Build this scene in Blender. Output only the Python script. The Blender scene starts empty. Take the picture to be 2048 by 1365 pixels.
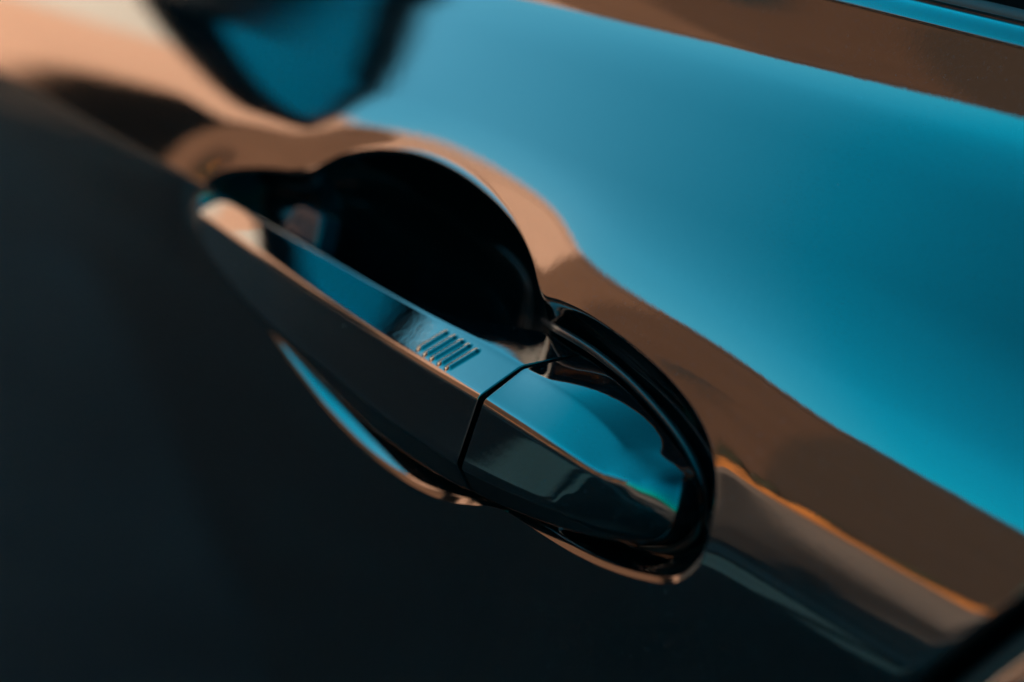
import bpy, bmesh, math, random
import numpy as np
from mathutils import Vector, Matrix
from mathutils.bvhtree import BVHTree
S = bpy.context.scene
MM = 0.001
rad = math.radians
random.seed(4); rng = np.random.default_rng(4)

LIP=[(-293.0, -32.3), (-294.6, -27.0), (-293.2, -22.0), (-286.5, -16.2), (-270.8, -9.4), (-255.6, -4.6), (-247.7, -1.5), (-243.8, 3.0), (-238.1, 9.3), (-226.0, 16.0), (-208.8, 20.9), (-187.5, 22.3), (-167.4, 21.0), (-150.1, 18.0), (-136.8, 13.5), (-127.7, 8.8), (-123.0, 7.1), (-116.7, 8.4), (-105.5, 9.5), (-92.6, 9.5), (-79.4, 8.7), (-66.9, 7.0), (-55.9, 4.2), (-47.4, 0.3), (-41.4, -4.7), (-37.2, -10.6), (-34.7, -16.8), (-32.9, -22.4), (-34.6, -28.4), (-39.3, -33.7), (-48.4, -37.9), (-60.4, -41.7), (-73.0, -44.4), (-83.6, -45.9), (-94.5, -47.1), (-105.1, -48.6), (-116.3, -53.4), (-126.7, -57.7), (-140.5, -60.7), (-154.4, -62.0), (-169.0, -62.1), (-189.3, -60.3), (-206.7, -57.2), (-219.9, -54.4), (-237.6, -49.6), (-256.9, -45.4), (-273.7, -40.7), (-284.5, -36.8)]
GRIP=[[[-297.13, 11.66, -31.1], [-298.13, 5.66, -30.1], [-293.9, 2.57, -34.64], [-292.89, 4.29, -41.76], [-300.43, 13.49, -49.74]], [[-289.67, 11.33, -29.17], [-290.67, 5.33, -28.17], [-286.62, 1.84, -34.14], [-285.61, 3.69, -42.87], [-292.84, 12.84, -50.48]], [[-278.49, 10.85, -26.28], [-279.49, 4.85, -25.28], [-275.71, 0.75, -33.39], [-274.7, 2.79, -44.53], [-281.45, 11.87, -51.58]], [[-259.84, 10.1, -24.8], [-260.84, 4.1, -23.8], [-257.52, -1.15, -32.19], [-256.52, 1.2, -46.51], [-262.48, 10.16, -52.88]], [[-237.46, 9.03, -22.78], [-238.46, 3.03, -21.78], [-235.7, -3.34, -30.85], [-234.7, -0.87, -47.51], [-239.71, 8.06, -53.57]], [[-213.22, 7.78, -20.64], [-214.22, 1.78, -19.64], [-212.05, -5.18, -29.73], [-211.06, -2.85, -47.6], [-215.04, 6.16, -53.79]], [[-188.98, 6.5, -18.68], [-189.98, 0.5, -17.68], [-188.41, -7.22, -27.88], [-187.42, -4.84, -45.51], [-190.38, 4.25, -53.77]], [[-156.98, 9.93, -13.55], [-167.6, -0.7, -15.62], [-166.58, -8.8, -26.24], [-165.6, -6.48, -44.77], [-167.61, 2.63, -54.32]], [[-136.62, 13.0, -6.37], [-148.96, -1.71, -13.76], [-148.4, -9.94, -24.9], [-147.42, -7.75, -43.96], [-148.63, 1.45, -53.4]], [[-125.43, 12.91, -2.46], [-134.04, -2.32, -12.4], [-133.85, -10.92, -23.69], [-132.87, -8.7, -42.73], [-133.45, 0.49, -51.98]], [[-115.65, 12.38, -2.03], [-120.99, -2.71, -11.33], [-121.12, -11.56, -22.44], [-120.14, -9.45, -41.55], [-120.17, -0.33, -50.05]], [[-110.05, 12.08, -2.12], [-113.53, -2.94, -10.72], [-113.84, -11.91, -21.72], [-112.87, -9.88, -40.87], [-112.58, -0.72, -48.37]], [[-108.66, 12.0, -2.15], [-111.66, -3.0, -10.57], [-112.02, -12.0, -21.54], [-111.05, -9.98, -40.7], [-110.68, -0.82, -47.95]]]
CAP=[[[-107.34, 12.0, -2.14], [-110.34, -3.0, -10.84], [-109.59, -12.0, -21.39], [-108.09, -10.5, -40.58], [-108.22, -1.0, -47.42]], [[-105.64, 11.5, -1.9], [-109.26, -3.0, -10.77], [-108.27, -12.0, -21.33], [-106.84, -10.5, -40.37], [-107.13, -1.0, -47.29]], [[-90.39, 7.5, -1.31], [-98.48, -4.0, -9.37], [-94.01, -12.0, -20.66], [-93.22, -10.5, -38.03], [-96.37, -1.0, -45.22]], [[-75.01, 5.5, -2.88], [-86.1, -4.0, -8.85], [-80.17, -11.5, -19.97], [-79.66, -10.0, -35.0], [-84.02, -1.0, -42.28]], [[-62.87, 4.8, -5.38], [-74.61, -4.0, -9.8], [-70.32, -10.5, -19.59], [-69.79, -9.0, -32.88], [-73.79, -0.5, -39.45]], [[-55.5, 4.0, -7.28], [-65.54, -4.5, -11.56], [-63.55, -9.5, -19.47], [-63.18, -8.0, -30.93], [-65.08, 0.0, -36.51]], [[-50.03, 3.0, -7.62], [-56.78, -3.6, -11.68], [-54.12, -7.5, -15.81], [-51.9, -7.0, -26.22], [-55.08, 0.5, -32.23]], [[-46.22, 3.8, -10.11], [-47.44, 0.5, -8.71], [-45.93, -2.5, -10.68], [-42.78, -2.0, -21.02], [-45.83, 1.5, -27.16]], [[-47.36, 8.0, -15.56], [-47.89, 8.0, -14.19], [-46.16, 7.5, -16.08], [-44.96, 7.5, -20.1], [-46.42, 8.5, -24.92]]]
RIB=[[[-144.89, -8.48, -21.24], [-143.51, -3.99, -15.61]], [[-141.01, -8.9, -21.24], [-139.46, -4.07, -15.18]], [[-137.43, -9.08, -21.0], [-135.74, -4.24, -14.91]], [[-133.56, -9.31, -20.78], [-132.29, -4.4, -14.66]], [[-129.84, -9.49, -20.51], [-128.34, -4.61, -14.4]]]
RIBN=[-0.082, -0.769, 0.634]
SEAL=[[-137.01, 22.0, -2.64], [-121.61, 12.0, -0.35], [-112.22, 9.5, 0.62], [-101.42, 9.5, 0.81], [-87.07, 9.5, -0.2], [-73.43, 9.5, -2.48], [-62.35, 9.5, -5.4], [-54.72, 10.0, -9.06], [-50.3, 11.0, -13.51], [-48.86, 13.0, -19.39], [-49.99, 15.0, -25.36], [-55.3, 16.0, -31.77], [-65.32, 16.0, -37.45]]
KZ=[-400.0, -150.0, -60.0, -25.0, -14.0, -8.0, -1.2, 0.8, 4.0, 12.0, 20.0, 32.0, 55.0, 82.0, 94.0, 101.0, 107.0, 115.0, 123.0, 200.0]
KT=[-12.0, -11.0, -10.0, -9.0, -8.0, -7.0, -5.5, 6.0, 8.5, 12.0, 17.5, 26.0, 36.5, 33.0, 25.0, 14.0, 7.0, 4.0, 3.0, 3.0]
KT2=[-12.0, -12.0, -12.0, -11.0, 0.0, 2.2, 3.0, 6.0, 8.5, 12.0, 17.5, 26.0, 36.5, 33.0, 25.0, 14.0, 7.0, 4.0, 3.0, 3.0]
SL=0.085
CAM=[202.32, -313.02, 72.2]
CR=[0.576741, 0.702901, 0.416293]
CU=[-0.406846, -0.194757, 0.892494]
CD=[0.708411, -0.684105, 0.173648]


# ---------------------------------------------------------------- camera, sky, sun, exposure
cam = bpy.data.cameras.new('camera'); camo = bpy.data.objects.new('camera', cam)
S.collection.objects.link(camo); S.camera = camo
cam.lens = 60; cam.sensor_width = 36; cam.clip_start = 0.01; cam.clip_end = 900
m = Matrix(((CR[0], CU[0], CD[0], CAM[0]*MM), (CR[1], CU[1], CD[1], CAM[1]*MM), (CR[2], CU[2], CD[2], CAM[2]*MM), (0, 0, 0, 1)))
camo.matrix_world = m
cam.dof.use_dof = True; cam.dof.aperture_fstop = 4.0
cam.dof.focus_distance = 0.446; cam.dof.aperture_blades = 9

SUN_EL, SUN_ROT = 17.0, 24.0          # low sun behind the far side of the car
W = bpy.data.worlds.new('World'); S.world = W; W.use_nodes = True
nt = W.node_tree; nt.nodes.clear()
sky = nt.nodes.new('ShaderNodeTexSky'); sky.sky_type = 'NISHITA'; sky.sun_disc = False
sky.sun_elevation = rad(SUN_EL); sky.sun_rotation = rad(SUN_ROT)
sky.air_density = 1.0; sky.dust_density = 0.6; sky.ozone_density = 1.6
mx = nt.nodes.new('ShaderNodeMix'); mx.data_type = 'RGBA'; mx.blend_type = 'MULTIPLY'; mx.inputs[0].default_value = 1
tc = nt.nodes.new('ShaderNodeTexCoord'); sx = nt.nodes.new('ShaderNodeSeparateXYZ'); nt.links.new(tc.outputs['Generated'], sx.inputs[0])
m1 = nt.nodes.new('ShaderNodeMath'); m1.operation = 'MULTIPLY_ADD'; nt.links.new(sx.outputs[2], m1.inputs[0]); m1.inputs[1].default_value = .25; m1.inputs[2].default_value = .714
m2 = nt.nodes.new('ShaderNodeMath'); m2.operation = 'MULTIPLY_ADD'; nt.links.new(sx.outputs[0], m2.inputs[0]); m2.inputs[1].default_value = .714; nt.links.new(m1.outputs[0], m2.inputs[2])
tr = nt.nodes.new('ShaderNodeValToRGB'); nt.links.new(m2.outputs[0], tr.inputs[0]); el_ = tr.color_ramp.elements; el_.new(.5)
el_[0].position = .14; el_[0].color = (.62, 1.04, .86, 1); el_[1].position = .40; el_[1].color = (0.02, .92, .84, 1)
el_[2].position = .98; el_[2].color = (0, .66, .66, 1)
nt.links.new(tr.outputs[0], mx.inputs[7])
bg = nt.nodes.new('ShaderNodeBackground'); bg.inputs[1].default_value = 0.15
wo = nt.nodes.new('ShaderNodeOutputWorld')
hz = nt.nodes.new('ShaderNodeMapRange'); nt.links.new(sx.outputs[0], hz.inputs[0]); hz.inputs[1].default_value = -1; hz.inputs[2].default_value = 0; hz.inputs[3].default_value = 1.32; hz.inputs[4].default_value = .66
hm = nt.nodes.new('ShaderNodeVectorMath'); hm.operation = 'SCALE'; nt.links.new(sky.outputs[0], hm.inputs[0]); 
lz = nt.nodes.new('ShaderNodeValToRGB'); nt.links.new(sx.outputs[2], lz.inputs[0]); e_ = lz.color_ramp.elements; e_[0].position = 0; e_[1].position = 1
for p_ in (.3, .5, .7): e_.new(p_)
for q_, (p_, c_) in zip(e_, ((.15, .58), (.5, .90), (.70, .78), (.86, .40), (1, .32))): q_.position = p_; q_.color = (c_, c_, c_, 1)
hl = nt.nodes.new('ShaderNodeMath'); hl.operation = 'MULTIPLY'; nt.links.new(hz.outputs[0], hl.inputs[0]); nt.links.new(lz.outputs[0], hl.inputs[1])
nt.links.new(hl.outputs[0], hm.inputs['Scale'])
nt.links.new(hm.outputs[0], mx.inputs[6]); nt.links.new(mx.outputs[2], bg.inputs[0]); nt.links.new(bg.outputs[0], wo.inputs[0])
sl = bpy.data.lights.new('sun', 'SUN'); sl.energy = 5.0; sl.angle = rad(0.5); sl.color = (1.0, 0.66, 0.42)
so = bpy.data.objects.new('sun', sl); S.collection.objects.link(so)
sd = Vector((math.sin(rad(SUN_ROT))*math.cos(rad(SUN_EL)), math.cos(rad(SUN_ROT))*math.cos(rad(SUN_EL)), math.sin(rad(SUN_EL))))
so.rotation_euler = (-sd).to_track_quat('-Z', 'Y').to_euler(); so.location = sd*30
vs = S.view_settings; S.display_settings.display_device = 'sRGB'
vs.view_transform = 'Standard'; vs.look = 'None'; vs.gamma = 1; vs.exposure = 2.85
S.cycles.use_denoising = True
S.cycles.max_bounces = 8; S.cycles.glossy_bounces = 6

# ---------------------------------------------------------------- materials
def mat(name, base, rough=.5, metal=0., coat=0., coat_rough=.02, coat_ior=1.5, ior=1.45, spec=None):
    M = bpy.data.materials.new(name); M.use_nodes = True
    b = M.node_tree.nodes['Principled BSDF']
    b.inputs['Base Color'].default_value = (*base, 1); b.inputs['Roughness'].default_value = rough
    b.inputs['Metallic'].default_value = metal; b.inputs['IOR'].default_value = ior
    b.inputs['Coat Weight'].default_value = coat; b.inputs['Coat Roughness'].default_value = coat_rough
    b.inputs['Coat IOR'].default_value = coat_ior
    return M, M.node_tree, b
def node(nt, t, **k):
    n = nt.nodes.new(t)
    for a, v in k.items(): setattr(n, a, v)
    return n
def noise(nt, scale, detail=3, rough=.5, coord=None):
    if coord is None: coord = node(nt, 'ShaderNodeTexCoord').outputs['Object']
    n = node(nt, 'ShaderNodeTexNoise'); n.inputs['Scale'].default_value = scale
    n.inputs['Detail'].default_value = detail; n.inputs['Roughness'].default_value = rough
    nt.links.new(coord, n.inputs['Vector']); return n
def ramp(nt, src, stops):
    r = node(nt, 'ShaderNodeValToRGB'); nt.links.new(src, r.inputs[0])
    e = r.color_ramp.elements
    while len(e) < len(stops): e.new(.5)
    for k, (p, c) in zip(e, stops): k.position = p; k.color = (*c, 1)
    return r
def bump(nt, h, strength, dist):
    b = node(nt, 'ShaderNodeBump'); b.inputs['Strength'].default_value = strength; b.inputs['Distance'].default_value = dist
    nt.links.new(h, b.inputs['Height']); return b

def paint(name, dust=0.3, crough=(.03, .075), dustc=.22):
    M, nt, b = mat(name, (.004, .008, .012), .28, .0, 1.0, .03, 2.0, 1.1)
    co = node(nt, 'ShaderNodeTexCoord').outputs['Object']
    # metallic flake under the lacquer: tiny cells, each with its own brightness and tilt
    v = node(nt, 'ShaderNodeTexVoronoi'); v.inputs['Scale'].default_value = 3600
    nt.links.new(co, v.inputs['Vector'])
    sep = node(nt, 'ShaderNodeSeparateColor'); nt.links.new(v.outputs['Color'], sep.inputs[0])
    r = ramp(nt, sep.outputs[0], [(0, (.0008, .001, .0012)), (.8, (.001, .0016, .002)), (.97, (.005, .009, .012)), (1, (.03, .05, .065))])
    b.inputs['Metallic'].default_value = 0; b.inputs['Specular IOR Level'].default_value = 0
    # dust specks lying on the lacquer
    n1 = noise(nt, 22, 2, .5, co)
    d = node(nt, 'ShaderNodeTexVoronoi'); d.inputs['Scale'].default_value = 420; d.inputs['Randomness'].default_value = 1
    nt.links.new(co, d.inputs['Vector'])
    ds = node(nt, 'ShaderNodeSeparateColor'); nt.links.new(d.outputs['Color'], ds.inputs[0])
    pick = node(nt, 'ShaderNodeMath', operation='GREATER_THAN'); nt.links.new(ds.outputs[1], pick.inputs[0]); pick.inputs[1].default_value = 1-.06*dust
    near = node(nt, 'ShaderNodeMath', operation='LESS_THAN'); nt.links.new(d.outputs['Distance'], near.inputs[0]); near.inputs[1].default_value = .07
    area = ramp(nt, n1.outputs['Fac'], [(.45, (0, 0, 0)), (.62, (1, 1, 1))])
    m1 = node(nt, 'ShaderNodeMath', operation='MULTIPLY'); nt.links.new(pick.outputs[0], m1.inputs[0]); nt.links.new(near.outputs[0], m1.inputs[1])
    m2 = node(nt, 'ShaderNodeMath', operation='MULTIPLY'); nt.links.new(m1.outputs[0], m2.inputs[0]); nt.links.new(area.outputs[0], m2.inputs[1])
    mc = node(nt, 'ShaderNodeMix', data_type='RGBA'); nt.links.new(m2.outputs[0], mc.inputs[0])
    nt.links.new(r.outputs[0], mc.inputs[6]); mc.inputs[7].default_value = (dustc, dustc*1.05, dustc*1.1, 1)
    nt.links.new(mc.outputs[2], b.inputs['Base Color'])
    cw = node(nt, 'ShaderNodeMath', operation='SUBTRACT'); cw.inputs[0].default_value = 1; nt.links.new(m2.outputs[0], cw.inputs[1])
    nt.links.new(cw.outputs[0], b.inputs['Coat Weight'])
    # faint orange peel in the lacquer
    n2 = noise(nt, 420, 2, .5, co)
    bp = bump(nt, n2.outputs['Fac'], .26, .00003); nt.links.new(bp.outputs[0], b.inputs['Coat Normal'])
    n3 = noise(nt, 9, 3, .55, co)
    mp = node(nt, 'ShaderNodeMapping'); mp.inputs['Scale'].default_value = (14, 14, 90); mp.inputs['Rotation'].default_value = (0, .5, 0); nt.links.new(co, mp.inputs[0])
    n4 = noise(nt, 1.0, 4, .6, mp.outputs[0]); mxx = node(nt, 'ShaderNodeMath', operation='MULTIPLY_ADD'); nt.links.new(n4.outputs['Fac'], mxx.inputs[0]); mxx.inputs[1].default_value = .5; hlf = node(nt, 'ShaderNodeMath', operation='MULTIPLY'); nt.links.new(n3.outputs['Fac'], hlf.inputs[0]); hlf.inputs[1].default_value = .5; nt.links.new(hlf.outputs[0], mxx.inputs[2])
    rr = node(nt, 'ShaderNodeMapRange'); nt.links.new(mxx.outputs[0], rr.inputs[0]); rr.inputs[1].default_value = .3; rr.inputs[2].default_value = .7; rr.inputs[3].default_value = crough[0]; rr.inputs[4].default_value = crough[1]
    nt.links.new(rr.outputs[0], b.inputs['Coat Roughness'])
    return M
M_door = paint('black_metallic_paint', .25)
M_hand = paint('black_handle_paint', .5, (.015, .05), .4)
M_body = mat('body_paint', (.006, .008, .010), .3, 0, 1, .03)[0]
M_rub, nt_, b_ = mat('black_rubber', (.012, .012, .013), .55)
nz = noise(nt_, 900, 2); bp = bump(nt_, nz.outputs['Fac'], .3, .0001); nt_.links.new(bp.outputs[0], b_.inputs['Normal'])
# seal: satin dark plastic with dust
M_seal, nt_, b_ = mat('satin_black_plastic', (.010, .011, .013), .32)
co = node(nt_, 'ShaderNodeTexCoord').outputs['Object']
v = node(nt_, 'ShaderNodeTexVoronoi'); v.inputs['Scale'].default_value = 700; nt_.links.new(co, v.inputs['Vector'])
r = ramp(nt_, v.outputs['Distance'], [(.0, (.3, .32, .34)), (.10, (.010, .011, .013))]); nt_.links.new(r.outputs[0], b_.inputs['Base Color'])
M_plas2 = mat('satin_handle_plastic', (.02, .022, .03), .22)[0]
M_trim = mat('gloss_black_trim', (.01, .012, .014), .12, .2, 1, .02, 1.9)[0]
M_glass = mat('tinted_window_glass', (.003, .004, .005), .03, 0, 0, ior=1.5)[0]
M_mirror = mat('mirror_glass', (.75, .8, .82), .02, 1.0)[0]
M_plas = mat('black_plastic', (.006, .006, .007), .4)[0]

def wall_mat(name, c1, c2, sc=1.2, br=False):
    M, nt, b = mat(name, c1, .85)
    n = noise(nt, sc, 5, .6); r = ramp(nt, n.outputs['Fac'], [(.3, c1), (.7, c2)])
    nt.links.new(r.outputs[0], b.inputs['Base Color'])
    n2 = noise(nt, 30, 3); bp = bump(nt, n2.outputs['Fac'], .4, .01); nt.links.new(bp.outputs[0], b.inputs['Normal'])
    return M
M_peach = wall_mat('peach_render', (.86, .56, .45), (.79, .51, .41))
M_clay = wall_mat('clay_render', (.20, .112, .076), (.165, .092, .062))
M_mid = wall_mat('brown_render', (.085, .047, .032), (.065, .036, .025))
M_patch = wall_mat('door_reflection_tone', (.022, .027, .030), (.055, .062, .066), 3)  # paler ground tone, put in to lighten the door's lower-left reflection
M_hedge = wall_mat('dark_hedge_leaves', (.012, .014, .008), (.03, .03, .015), 8)
M_mark = wall_mat('white_road_paint', (.28, .275, .265), (.15, .15, .145), 9)
M_capref = wall_mat('cap_reflection_tone', (.42, .27, .20), (.58, .38, .29), 5)  # warm pale tone, put in for the grey reflection on the end cap
M_line = wall_mat('reflection_line_grey', (.05, .05, .05), (.12, .12, .12), 3)  # grey set to the brightness of the streak reflected in the paint
M_white = wall_mat('pale_render', (.74, .74, .76), (.64, .65, .67))
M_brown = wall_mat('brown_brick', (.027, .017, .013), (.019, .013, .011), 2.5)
M_orange = wall_mat('orange_glint_earth', (.09, .04, .018), (.56, .21, .04), .9)  # uneven orange puts the broken reflected glint into the colour
M_dark = wall_mat('near_black_panel', (.003, .003, .003), (.005, .005, .005)); M_dark.node_tree.nodes['Principled BSDF'].inputs['Specular IOR Level'].default_value = .05  # near-black, so the added panel reflects as a dark shape
M_roof = wall_mat('dark_roofing', (.05, .045, .04), (.07, .06, .05))
M_pane = mat('dark_window_pane', (.02, .03, .035), .08)[0]
M_asph, nt_, b_ = mat('asphalt', (.05, .05, .05), .85)
n = noise(nt_, .8, 5, .6); r = ramp(nt_, n.outputs['Fac'], [(.38, (.006, .005, .005)), (.5, (.016, .014, .014)), (.64, (.07, .064, .062))]); nt_.links.new(r.outputs[0], b_.inputs['Base Color'])
n = noise(nt_, 60, 3); bp = bump(nt_, n.outputs['Fac'], .5, .01); nt_.links.new(bp.outputs[0], b_.inputs['Normal'])
M_pave = wall_mat('pale_paving', (.30, .25, .225), (.17, .145, .13), 1.1)

# ---------------------------------------------------------------- mesh helpers
def link(o, parent=None):
    S.collection.objects.link(o)
    if parent: o.parent = parent
    return o
def mesh_obj(name, verts, faces, material, parent=None, smooth=True, normals=None):
    me = bpy.data.meshes.new(name); me.from_pydata([tuple(v) for v in verts], [], faces); me.materials.append(material)
    if smooth: me.polygons.foreach_set('use_smooth', [True]*len(me.polygons))
    if normals is not None: me.normals_split_custom_set_from_vertices([tuple(n) for n in normals])
    me.update()
    return link(bpy.data.objects.new(name, me), parent)
def box(name, lo, hi, material, parent=None, bev=0., rot=None, off=(0, 0, 0)):
    bm = bmesh.new(); bmesh.ops.create_cube(bm, size=1)
    for v in bm.verts:
        v.co = Vector([lo[i]+(v.co[i]+.5)*(hi[i]-lo[i]) for i in range(3)])
    if bev: bmesh.ops.bevel(bm, geom=bm.edges[:], offset=bev, segments=3, affect='EDGES', profile=.6)
    me = bpy.data.meshes.new(name); bm.to_mesh(me); bm.free(); me.materials.append(material)
    return link(bpy.data.objects.new(name, me), parent)
def empty(name, loc=(0, 0, 0), rz=0.):
    o = bpy.data.objects.new(name, None); o.location = loc; o.rotation_euler.z = rz; o.empty_display_size = .1
    return link(o)
def tag(o, label=None, cat=None, group=None, kind=None):
    for k, v in (('label', label), ('category', cat), ('group', group), ('kind', kind)):
        if v: o[k] = v

# ---------------------------------------------------------------- the ground
GZ = -0.85
def sheet(name, x0, x1, y0, y1, z, material):
    o = mesh_obj(name, [(x0, y0, z), (x1, y0, z), (x1, y1, z), (x0, y1, z)], [(0, 1, 2, 3)], material, smooth=False); tag(o, kind='structure'); return o
sheet('ground', -300, 300, -300, 300, GZ, M_asph)

# ---------------------------------------------------------------- the car
car = empty('parked_car', (0, 0.9, GZ))
tag(car, 'glossy black car seen close up at its left front door handle', 'car')
def P(o):      # parent under the car keeping world placement
    o.parent = car; o.matrix_parent_inverse = car.matrix_basis.inverted() if False else Matrix.Translation((0, -0.9, -GZ)); return o

# door skin: tilt of the surface against height above the character line
zg = np.arange(-420, 220, .25)
ker = np.hanning(7); ker /= ker.sum()
def prof_(K):
    T = np.convolve(np.pad(np.interp(zg, KZ, K), 3, 'edge'), ker, 'valid')
    w = -np.cumsum(np.tan(np.radians(T)))*.25; return w-np.interp(0, zg, w)
wg, wg2 = prof_(KT), prof_(KT2)
def wdoor(x, z):
    z_ = z-SL*x; t = np.clip((x+100)/50, 0, 1); t = t*t*(3-2*t)
    return np.interp(z_, zg, wg)*(1-t)+np.interp(z_, zg, wg2)*t

def catmull(pts, n, closed=True):
    p = np.array(pts, float); N = len(p); out = []
    for i in range(N if closed else N-1):
        a, b, c, d = (p[(i-1) % N], p[i], p[(i+1) % N], p[(i+2) % N]) if closed else (p[max(i-1, 0)], p[i], p[i+1], p[min(i+2, N-1)])
        for k in range(n):
            t = k/n
            out.append(.5*((2*b)+(c-a)*t+(2*a-5*b+4*c-d)*t*t+(3*b-a-3*c+d)*t**3))
    if not closed: out.append(p[-1])
    return np.array(out)
def resample(p, n, weight=None):
    q = np.vstack([p, p[:1]]); seg = np.linalg.norm(np.diff(q, axis=0), axis=1)
    if weight is not None: seg = seg*weight
    s = np.concatenate([[0], np.cumsum(seg)]); t = np.linspace(0, s[-1], n, endpoint=False)
    return np.stack([np.interp(t, s, q[:, i]) for i in range(q.shape[1])], 1)
CEN = np.array([-165., -14.])
NA = 960
lip = catmull(LIP, 24)
lip = resample(lip, 2400)
for _ in range(60): lip = .25*np.roll(lip, 1, 0)+.5*lip+.25*np.roll(lip, -1, 0)
rr_ = lip-CEN; wgt = 1+3.5*np.exp(-((lip[:, 0]+293)/22)**2)+1.0*np.exp(-((lip[:, 0]+36)/15)**2)
lip = resample(lip, NA, wgt)
# per-point character of the lip
ang = np.arctan2(lip[:, 1]-(-14+.05*(lip[:, 0]+165)), lip[:, 0]+165)
ax0, ax1 = np.array([-283., -33.]), np.array([-52., -17.])
tt = np.clip((lip[:, 0]-ax0[0])/(ax1[0]-ax0[0]), 0, 1)
axp = ax0+(ax1-ax0)*tt[:, None]
up = np.clip((lip[:, 1]-axp[:, 1])/14, -1, 1)          # +1 upper edge, -1 lower edge
def sm(a): return a*a*(3-2*a)
upw = sm((up+1)/2)
flare_h = (.15+1.05*upw)*(1-.62*sm(np.clip((lip[:, 0]+150)/40, 0, 1)))                                   # strength of the rolled surround
def smooth_loop(a, n):
    for _ in range(n): a = .25*np.roll(a, 1)+.5*a+.25*np.roll(a, -1)
    return a
bowl = np.exp(-((lip[:, 0]+180)/58)**8)*upw
capz = sm(np.clip((lip[:, 0]+116)/14, 0, 1))
rgt = np.exp(-((lip[:, 0]+128)/11)**2)*upw*sm(np.clip((lip[:, 1]-3)/6, 0, 1))
Dmax = smooth_loop(14+28*bowl*(1-.6*sm(np.clip((lip[:, 0]+180)/48, 0, 1)))+1*capz+12*(1-upw)*(1-capz), 30)
Mst = smooth_loop(.66+2.61*upw-1.9*rgt+4.2*capz*(1-upw), 16)      # steepness of the wall
RAD = smooth_loop(2.6-1.2*capz-.4*(1-upw)*(1-capz)-.6*(1-upw)*capz, 20)
flare_h = smooth_loop(flare_h, 60)
HOLD = smooth_loop(1.7*(1-upw)*sm(np.clip((lip[:, 0]+150)/30, 0, 1)), 30)
dseg = np.linalg.norm(np.roll(lip, -1, 0)-np.roll(lip, 1, 0), axis=1)/2
LF = 8.5
def flare(p):
    out = np.empty(len(p))
    for a in range(0, len(p), 4000):
        q = p[a:a+4000]; dx = q[:, None, :]-lip[None]; dd = np.sqrt((dx**2).sum(2)+1.)
        out[a:a+4000] = (np.exp(-dd/LF)*(flare_h*dseg)[None]).sum(1)/(2*LF)*2.2
    return out
# outer boundary of the door skin (x, z)
def bound(dirs):
    quad = [np.array(q, float) for q in ((90, 130.5), (-760, 58), (-760, -330), (-103, -330))]
    r = np.full(len(dirs), 1e9)
    for a, b in zip(quad, quad[1:]+quad[:1]):
        e = b-a; nrm = np.array([-e[1], e[0]]); nrm = nrm if nrm@(CEN-a) < 0 else -nrm
        den = dirs@nrm; t = ((a-CEN)@nrm)/np.where(den > 1e-9, den, 1e-9); r = np.where(den > 1e-9, np.minimum(r, t), r)
    return r
dv = lip-CEN; r0 = np.linalg.norm(dv, axis=1); dirs = dv/r0[:, None]; rB = bound(dirs)
RO = 84
k = np.linspace(0, 1, RO); prog = (np.exp(3.1*k)-1)/(np.exp(3.1)-1)
outer = np.stack([CEN+dirs*(r0+(rB-r0)*f)[:, None] for f in prog])           # ring, angle, xz
fl = flare(outer.reshape(-1, 2)).reshape(RO, NA)
dist = np.linalg.norm(outer-lip[None], axis=2)
wo_ = wdoor(outer[..., 0], outer[..., 1])-fl
# inner rings
RI = 46
ki = np.linspace(0, 1, RI)**1.9; ki = ki[1:]
inner = np.stack([lip+(axp-lip)*f for f in ki])
dl = np.linalg.norm(axp-lip, axis=1)
wlip = wo_[0]
win = []
for f in ki:
    de = f*dl; d0_ = de; de = np.maximum(0, de-HOLD); u = np.clip(de/RAD, 0, 1)
    q = np.where(de < RAD, .3*de+(Mst-.3)*RAD*(u**3-u**4/2), .3*de+(Mst-.3)*(RAD*.5+(de-RAD)))
    q = q+.32*(d0_-de)
    dep = Dmax*(1-np.exp(-q/Dmax)); win.append(wlip-dep)
win = np.array(win)
allp = np.concatenate([inner[::-1], outer]); allw = np.concatenate([win[::-1], wo_])
# hem round the outside of the skin
lastp, lastw = allp[-1], allw[-1]
hem = [(.7, .25), (1.2, .9), (1.4, 2), (1.4, 9)]
hp = np.stack([lastp+dirs*a for a, b in hem]); hw = np.stack([lastw-b for a, b in hem])
allp = np.concatenate([allp, hp]); allw = np.concatenate([allw, hw])
G = np.stack([allp[..., 0], -allw, allp[..., 1]], -1)                        # mm
dr = np.gradient(G, axis=0); da = np.roll(G, -1, 1)-np.roll(G, 1, 1)
Nn = np.cross(da, dr); Nn /= np.linalg.norm(Nn, axis=2)[..., None]+1e-12
if (Nn[RI+10, :, 1].mean()) > 0: Nn = -Nn
nin = RI-1
def grid_obj(name, a, b, material, cap=False):
    g = G[a:b].reshape(-1, 3)*MM; nn = Nn[a:b].reshape(-1, 3); R_ = b-a; f = []
    for j in range(R_-1):
        for i in range(NA):
            i2 = (i+1) % NA; f.append((j*NA+i, j*NA+i2, (j+1)*NA+i2, (j+1)*NA+i))
    return mesh_obj(name, g, f, material, normals=nn)
front_door = empty('front_door')
P(front_door)
def D(o): o.parent = front_door; return o
# front_door sits at the world origin of the car's coordinates
skin = D(grid_obj('door_skin', nin, len(G), M_door))
rec = D(grid_obj('handle_recess', 0, nin+1, M_door))

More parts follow.
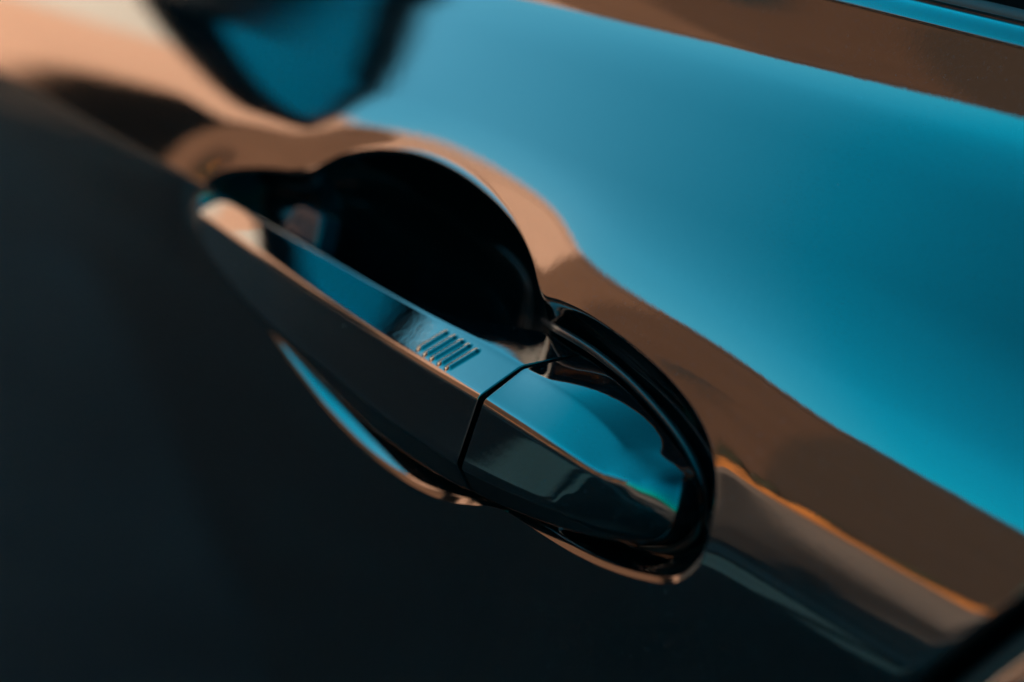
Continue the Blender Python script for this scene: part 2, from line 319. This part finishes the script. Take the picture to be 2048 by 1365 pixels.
# ---- handle: cages smoothed by subdivision
def loft(name, cols, material, creases, close_in=True, levels=4, endcrease=(.9, .9)):
    bm = bmesh.new(); cr = bm.edges.layers.float.new('crease_edge')
    rings = [[bm.verts.new(Vector(p)*MM) for p in c] for c in cols]; n = len(rings[0])
    for j in range(len(rings)-1):
        for i in range(n):
            i2 = (i+1) % n; bm.faces.new((rings[j][i], rings[j][i2], rings[j+1][i2], rings[j+1][i]))
    bm.faces.new(rings[0][::-1]); bm.faces.new(rings[-1])
    for j in range(len(rings)-1):
        for i in range(n):
            e = bm.edges.get((rings[j][i], rings[j+1][i])); e[cr] = creases(i, j)
    for R_, c in ((rings[0], endcrease[0]), (rings[-1], endcrease[1])):
        for i in range(n):
            bm.edges.get((R_[i], R_[(i+1) % n]))[cr] = c
    bmesh.ops.recalc_face_normals(bm, faces=bm.faces[:])
    me = bpy.data.meshes.new(name); bm.to_mesh(me); bm.free(); me.materials.append(material)
    me.polygons.foreach_set('use_smooth', [True]*len(me.polygons))
    o = link(bpy.data.objects.new(name, me)); s = o.modifiers.new('Subdivision', 'SUBSURF'); s.levels = levels; s.render_levels = levels
    return o
def ring(c, back, bulge=0.):
    E_, A_, B_, C_, D_ = [np.array(p, float) for p in c]
    M_ = (E_+A_)/2+np.array([0, -.55, .85])*bulge          # the flank swells between its two edges
    return [E_+np.array([0, back, -2]), E_, M_, A_, B_, C_, D_, D_+np.array([0, back*.8, 4])]
gcols = [ring(c, 6, 0) for k_, c in enumerate(GRIP)]
# rounded front tip
c0 = np.mean(gcols[0], axis=0); tipc = [c0+(np.array(p)-c0)*.8+np.array([-11, 13, -4]) for p in gcols[0]]
gcols = [tipc]+gcols
NG = len(gcols)
def gcr(i, j): return {1: .3, 3: .80, 4: .84, 5: .60, 6: .4}.get(i, 0)
grip = D(loft('handle_grip', gcols, M_hand, gcr, endcrease=(0, .88)))
ccols = [ring(c, 5, (0, 0, 0, 0, .1, .2, .3, .3, .2)[k_]) for k_, c in enumerate(CAP)]
def ccr(i, j):
    f = max(0, min(1, (5.2-j)/2))
    return {1: .7, 3: .90*max(0, min(1, (5.4-j)/1.6)), 4: .84*max(0, min(1, (6.8-j)/3.2)), 5: .55*f, 6: .35}.get(i, 0)
capo = D(loft('handle_end_cap', ccols, M_hand, ccr, endcrease=(.88, 0)))

# ---- five raised ribs on the top face of the grip
dg = bpy.context.evaluated_depsgraph_get(); bpy.context.view_layer.update(); dg = bpy.context.evaluated_depsgraph_get()
ev = grip.evaluated_get(dg); em = ev.to_mesh()
bvh = BVHTree.FromPolygons([v.co.copy() for v in em.vertices], [tuple(p.vertices) for p in em.polygons]); ev.to_mesh_clear()
rn = Vector(RIBN).normalized()
def rib(a, b):
    a = Vector(a)*MM; b = Vector(b)*MM
    pa = [bvh.ray_cast(q+rn*.02, -rn)[0] for q in (a, b)]
    d = (pa[1]-pa[0]); L = d.length; d.normalize(); s = rn.cross(d).normalized()
    NX, NY = 40, 20; verts = []; HW = .00108; H = .00065
    for i in range(NX+1):
        for j in range(NY+1):
            u = (i/NX*1.0)*(L+4*HW)-2*HW; v = (j/NY*2-1)*2*HW
            # distance to the rib's spine
            du = max(0, -u-0, u-L); r_ = math.hypot(du, v)/HW
            h = H*(1/(1+(r_/.80)**4)) - .00003
            base = pa[0]+d*u+s*v; hit = bvh.ray_cast(base+rn*.01, -rn)
            verts.append((hit[0] if hit[0] else base)+rn*h)
    f = [(i*(NY+1)+j, (i+1)*(NY+1)+j, (i+1)*(NY+1)+j+1, i*(NY+1)+j+1) for i in range(NX) for j in range(NY)]
    o = mesh_obj('rib', verts, f, M_hand)
    if o.data.polygons[0].normal.dot(rn) < 0: o.data.flip_normals()
    return o
for a, b in RIB:
    o = rib(a, b); o.parent = grip

# ---- moulded mount in the front pocket of the recess
def mount():
    bm = bmesh.new(); bmesh.ops.create_cube(bm, size=1)
    for v in bm.verts:
        top = .62 if v.co.z > 0 else 1
        v.co = Vector(((-247+v.co.x*24*top)*MM, (17+v.co.y*9)*MM, (-19+v.co.z*12+v.co.x*1.5)*MM))
    bmesh.ops.bevel(bm, geom=bm.edges[:], offset=.0022, segments=4, affect='EDGES', profile=.6)
    me = bpy.data.meshes.new('handle_mount'); bm.to_mesh(me); bm.free(); me.materials.append(M_plas2)
    me.polygons.foreach_set('use_smooth', [True]*len(me.polygons))
    return D(link(bpy.data.objects.new('handle_mount', me)))
mount()
# ---- seal strip round the foot of the cap
def tube(name, pts, r, material, seg=12, flat=1.0, closed=False):
    p = catmull(pts, 8, closed); verts = []; n = len(p)
    for i in range(n):
        t = Vector(p[min(i+1, n-1)]-p[max(i-1, 0)]).normalized(); side = Vector((0, -1, 0)); s = t.cross(side).normalized(); u = s.cross(t)
        rr = r(i/(n-1)) if callable(r) else r
        for k_ in range(seg):
            a = 2*math.pi*k_/seg; verts.append((Vector(p[i])+s*math.cos(a)*rr+side*math.sin(a)*rr*flat)*MM)
    f = [(i*seg+k_, i*seg+(k_+1) % seg, (i+1)*seg+(k_+1) % seg, (i+1)*seg+k_) for i in range(n-1) for k_ in range(seg)]
    f += [tuple(range(seg))[::-1], tuple((n-1)*seg+k_ for k_ in range(seg))]
    return mesh_obj(name, verts, f, material)
D(tube('handle_seal', SEAL, lambda t: 1.15*min(1, t*9+.3), M_seal, 16))

# ---- belt trim, window and its rubber
def strip(name, prof, material, x0=-760, x1=92, n=40):
    # prof: (y, z) closed outline in mm at x = 0, run along the rising beltline
    verts = []; m_ = len(prof)
    for i in range(n+1):
        x = x0+(x1-x0)*i/n
        for (y, z) in prof: verts.append((x*MM, y*MM, (z+SL*x)*MM))
    f = [(i*m_+k_, i*m_+(k_+1) % m_, (i+1)*m_+(k_+1) % m_, (i+1)*m_+k_) for i in range(n) for k_ in range(m_)]
    f += [tuple(range(m_))[::-1], tuple(n*m_+k_ for k_ in range(m_))]
    return mesh_obj(name, verts, f, material)
yb = -np.interp(123, zg, wg)
arc = [(yb-2.5+15*(1-math.cos(a)), 115.0+15*math.sin(a)) for a in np.linspace(.42, 1.42, 26)]
arc = [(arc[0][0]+.5, arc[0][1]-.05)]+arc
lo_ = arc[0][1]
prof = arc+[(yb+20, arc[-1][1]), (yb+20, lo_)]
D(strip('belt_trim', prof, M_trim))
r1 = [(yb+15+3*(1-math.cos(a)), 131+3.2*math.sin(a)) for a in np.linspace(-1.5, 1.5, 12)]
D(strip('window_seal', r1+[(yb+22, 134), (yb+22, 127)], M_rub))
D(strip('window_glass', [(yb+18, 128), (yb+22, 128), (yb+163, 470), (yb+159, 470)], M_glass))

# ---- rear door beyond the shut line
def rear_skin():
    xs0 = lambda z: 34+(z+14)*.43+6.0
    zs = np.arange(-330, 131, 1.5); us = np.concatenate([[0, 0, .4, 1.0, 1.8, 2.8, 4.2], np.linspace(7, 900, 60)]); dep = [14, 5, 2.6, 1.3, .5, .12, 0]+[0]*60
    V = []; 
    for z in zs:
        for u, dd in zip(us, dep):
            x = xs0(z)+u; V.append((x*MM, -(float(wdoor(x, z))-dd)*MM, z*MM))
    m_ = len(us); f = [(i*m_+k_, i*m_+k_+1, (i+1)*m_+k_+1, (i+1)*m_+k_) for i in range(len(zs)-1) for k_ in range(m_-1)]
    return mesh_obj('rear_door', V, f, M_door)
P(rear_skin())
def pillar():
    pts = []
    for z in np.linspace(-330, 128, 60):
        x = 34+(z+14)*.43+3.2; pts.append((x, -float(wdoor(x, z))+9, z))
    return tube('door_gap_seal', pts, 3.4, M_rub, 14)
P(pillar())

# ---- the rest of the body (outside the frame; it casts the car's shadow on the ground)
def body():
    prof = [(.05, -.60), (.05, -.50), (.11, -.33), (.12, .02), (.13, .10), (.14, .13), (.30, .55), (.45, .60), (1.35, .60), (1.5, .55), (1.68, .13), (1.77, .02), (1.77, -.6)]
    xs = [(-1.9, .55, -.1), (-1.7, .9, 0), (-.95, 1, 0), (-.2, 1, 1), (1.1, 1, 1), (1.9, .95, .0), (2.4, .8, -.05)]
    V = []
    for x, wd, rf in xs:
        for (y, z) in prof:
            zz = z if z <= .13 else (.13+(z-.13)*max(rf, 0))
            V.append((x, .9+(y-.9)*wd, zz))
    m_ = len(prof); f = [(i*m_+k_, i*m_+(k_+1) % m_, (i+1)*m_+(k_+1) % m_, (i+1)*m_+k_) for i in range(len(xs)-1) for k_ in range(m_)]
    f += [tuple(range(m_))[::-1], tuple((len(xs)-1)*m_+k_ for k_ in range(m_))]
    return mesh_obj('body', V, f, M_body, smooth=False)
P(body())
# wheels
def wheel(x, y):
    bm = bmesh.new(); bmesh.ops.create_cone(bm, cap_ends=True, segments=40, radius1=.32, radius2=.32, depth=.22, matrix=Matrix.Translation((x, y, GZ+.32)) @ Matrix.Rotation(rad(90), 4, 'X'))
    bmesh.ops.bevel(bm, geom=[e for e in bm.edges if e.calc_length() < .1], offset=.02, segments=3, affect='EDGES')
    me = bpy.data.meshes.new('wheel'); bm.to_mesh(me); bm.free(); me.materials.append(M_rub); return link(bpy.data.objects.new('wheel', me))
for x in (-1.35, 1.45):
    for y in (.16, 1.64): P(wheel(x, y))

# ---- wing mirror: housing, glass, foot
def rounded_poly(pts, r, n=8):
    out = []; N = len(pts)
    for i in range(N):
        p0, p1, p2 = Vector(pts[i-1]), Vector(pts[i]), Vector(pts[(i+1) % N])
        a = p1+(p0-p1).normalized()*r[i]; b = p1+(p2-p1).normalized()*r[i]
        for k_ in range(n+1):
            t = k_/n; out.append(a*(1-t)**2+p1*2*t*(1-t)+b*t*t)
    return out
MIRP = [(-40, 206), (-325, 206), (-352, 246), (-300, 318), (-150, 398), (-50, 404)]; MIRR = [22, 34, 24, 30, 30, 30]
def mirror():
    root = empty('wing_mirror'); P(root)
    pl = rounded_poly(MIRP, MIRR); c = sum(pl, Vector((0, 0)))/len(pl); n = len(pl)
    rings = [(-862, .93), (-858, .97), (-857, 1.0), (-866, 1.03), (-900, 1.02), (-940, .85), (-965, .55), (-972, .2)]
    V = []
    for x, s in rings:
        for p in pl: q = c+(p-c)*s; V.append((x*MM, q.x*MM, q.y*MM))
    f = [(i*n+k_, i*n+(k_+1) % n, (i+1)*n+(k_+1) % n, (i+1)*n+k_) for i in range(len(rings)-1) for k_ in range(n)]
    f.append(tuple((len(rings)-1)*n+k_ for k_ in range(n)))
    h = mesh_obj('mirror_housing', V, f, M_plas); h.parent = root
    V = [((-863+.10*(p.x-c.x)*.5+.10*(p.y-c.y))*MM, (c+(p-c)*.86).x*MM, (c+(p-c)*.86).y*MM) for p in pl]
    gp = rounded_poly([(-70, 254), (-285, 252), (-300, 266), (-262, 312), (-150, 368), (-78, 372)], [14, 14, 12, 16, 16, 16])
    V = [((-868-.08*(p.y-c.y))*MM, p.x*MM, p.y*MM) for p in gp]; n = len(gp)
    g = mesh_obj('mirror_glass', V, [tuple(range(n))], M_mirror, smooth=False); g.parent = root
    ft = tube('mirror_foot', [(-915, -90, 260), (-915, -30, 225), (-915, 60, 205)], lambda t: 26, M_plas, 14); ft.parent = root
mirror()

# ---------------------------------------------------------------- facades, bank, hedge and ground sheets added for the paint to reflect
def building(name, label, az0, d0, az1, d1, depth, h, wm, wins, door=None):
    a = Vector((-math.cos(rad(az0))*d0, -math.sin(rad(az0))*d0, 0)); b = Vector((-math.cos(rad(az1))*d1, -math.sin(rad(az1))*d1, 0))
    L = (b-a).length; rz = math.atan2((b-a).y, (b-a).x)
    root = empty(name, (a.x, a.y, GZ), rz); tag(root, label, 'building')
    # local frame: x along the facade, facade faces +y or -y towards the car
    nrm = Vector((-math.sin(rz), math.cos(rz))); sgn = 1 if nrm.dot(Vector((-a.x, -a.y))) > 0 else -1
    w = box('wall', (0, 0, 0), (L, -sgn*depth, h), wm, root) if sgn > 0 else box('wall', (0, 0, 0), (L, depth, h), wm, root)
    box('roof', (0, sgn*.05, h+.01), (L, -sgn*(depth+.3), h+.22), wm, root)
    for (x0, x1, z0, z1) in wins:
        fr = box('window', (x0-.08, sgn*.01, z0-.08), (x1+.08, sgn*.06, z1+.08), M_mid, root); pn = box('pane', (x0, sgn*.062, z0), (x1, sgn*.08, z1), M_pane); pn.parent = fr
    if door:
        dx = []
        for az in door[:2]:      # where the sight line at that azimuth crosses the facade
            u = Vector((-math.cos(rad(az)), -math.sin(rad(az)))); e = (b-a).xy.normalized(); n_ = Vector((-e.y, e.x))
            dx.append((u*(a.xy.dot(n_)/u.dot(n_))-a.xy).dot(e))
        box('dark_reflection_panel', (min(dx), sgn*.01, 0.02), (max(dx), sgn*.12, door[2]), M_dark, root)  # added panel, makes the dark shape reflected at the door's left
    return root, L, sgn
building('plaster_building', 'peach plastered building with an added dark panel reflected in the black paint', 16.5, 9.7, 31, 10.8, 6, 5.2, M_peach, [], (24.2, 30.9, 3.1))
building('pale_reflection_building', 'pale facade added beyond the peach one to reflect whitish at the far end of the door', -16, 10, 16.5, 9.7, 6, 5.6, M_white, [])  # added facade, makes the whitish reflection at the far end
building('clay_building', 'reddish clay building next to the peach one with the added dark panel', 31, 10.8, 40, 11.8, 6, 5.3, M_clay, [])
building('brown_building', 'mid brown rendered building between the reddish clay and the dark brick ones', 40, 11.8, 50, 13, 6, 5.4, M_mid, [(.75, 1.25, 2.0, 3.0)])  # its window is added to reflect as a dark smudge
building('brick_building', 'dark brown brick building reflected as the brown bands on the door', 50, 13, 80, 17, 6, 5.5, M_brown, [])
def bank():
    V = []; n = 120
    for k_ in range(n+1):
        az = 44+38*k_/n; d0 = 11.3+ (az-44)*.085; t = k_*.11
        h = .52+.17*math.sin(t*2.1)+.11*math.sin(t*5.3+1)+.06*math.sin(t*13.7+2)+.03*random.uniform(-1, 1); h *= .25+.75*min(1, (az-44)/5)
        for dd, zz in ((-.25, 0), (-.12, h*.8), (0, h), (.25, h*.97), (.6, 0)):
            V.append((-math.cos(rad(az))*(d0+dd), -math.sin(rad(az))*(d0+dd), GZ+zz))
    f = [(i*5+k_, i*5+k_+1, i*5+k_+6, i*5+k_+5) for i in range(n) for k_ in range(4)]
    f += [tuple(range(5)), tuple(n*5+k_ for k_ in range(5))[::-1]]
    o = mesh_obj('orange_reflection_bank', V, f, M_orange, smooth=False); tag(o, kind='structure')  # added bank, gives the crease its orange glint
bank()
def hedge():
    V = []; n = 160
    for k_ in range(n+1):
        az = 45+37*k_/n; d0 = 12.0+(az-45)*.085; t = k_*.1
        h = .80+.17*math.sin(t*3.3)+.13*math.sin(t*7.1+1)+.05*random.uniform(-1, 1)
        for dd, zz in ((-.2, 0), (-.24, h*.6), (-.1, h*.95), (.15, h), (.3, h*.6), (.28, 0)):
            V.append((-math.cos(rad(az))*(d0+dd), -math.sin(rad(az))*(d0+dd), GZ+zz+random.uniform(-.02, .02)))
    f = [(i*6+k_, i*6+k_+1, i*6+k_+7, i*6+k_+6) for i in range(n) for k_ in range(5)]
    o = mesh_obj('reflection_hedge', V, f, M_hedge, smooth=False); tag(o, 'low dark hedge added behind the orange bank to reflect as a thin dark line', 'hedge')  # added to draw a dark line above the orange glint
hedge()
sheet('reflection_line', -30, 20, -2.42, -2.0, GZ+.004, M_line)  # added line, reflects as a pale streak in the lower paint
o = mesh_obj('door_reflection_patch', [(x, y, GZ+.004) for x, y in ((-4.0, -.12), (-.85, -.12), (-.95, -.48), (-1.5, -.66), (-2.2, -.86), (-3.2, -1.15), (-4.0, -1.2))], [tuple(range(7))], M_patch, smooth=False); tag(o, kind='structure')  # added patch, lightens what the lower-left door reflects
sheet('cap_reflection_patch', -1.62, -1.10, -1.86, -1.40, GZ+.004, M_capref)  # added patch, gives the end cap a grey reflection
sheet('cap_reflection_patch', -1.00, -.90, -1.96, -1.40, GZ+.004, M_capref)  # narrow second patch added for the same cap reflection
sheet('pavement', -40, 30, -10.6, -5.2, GZ+.004, M_pave)
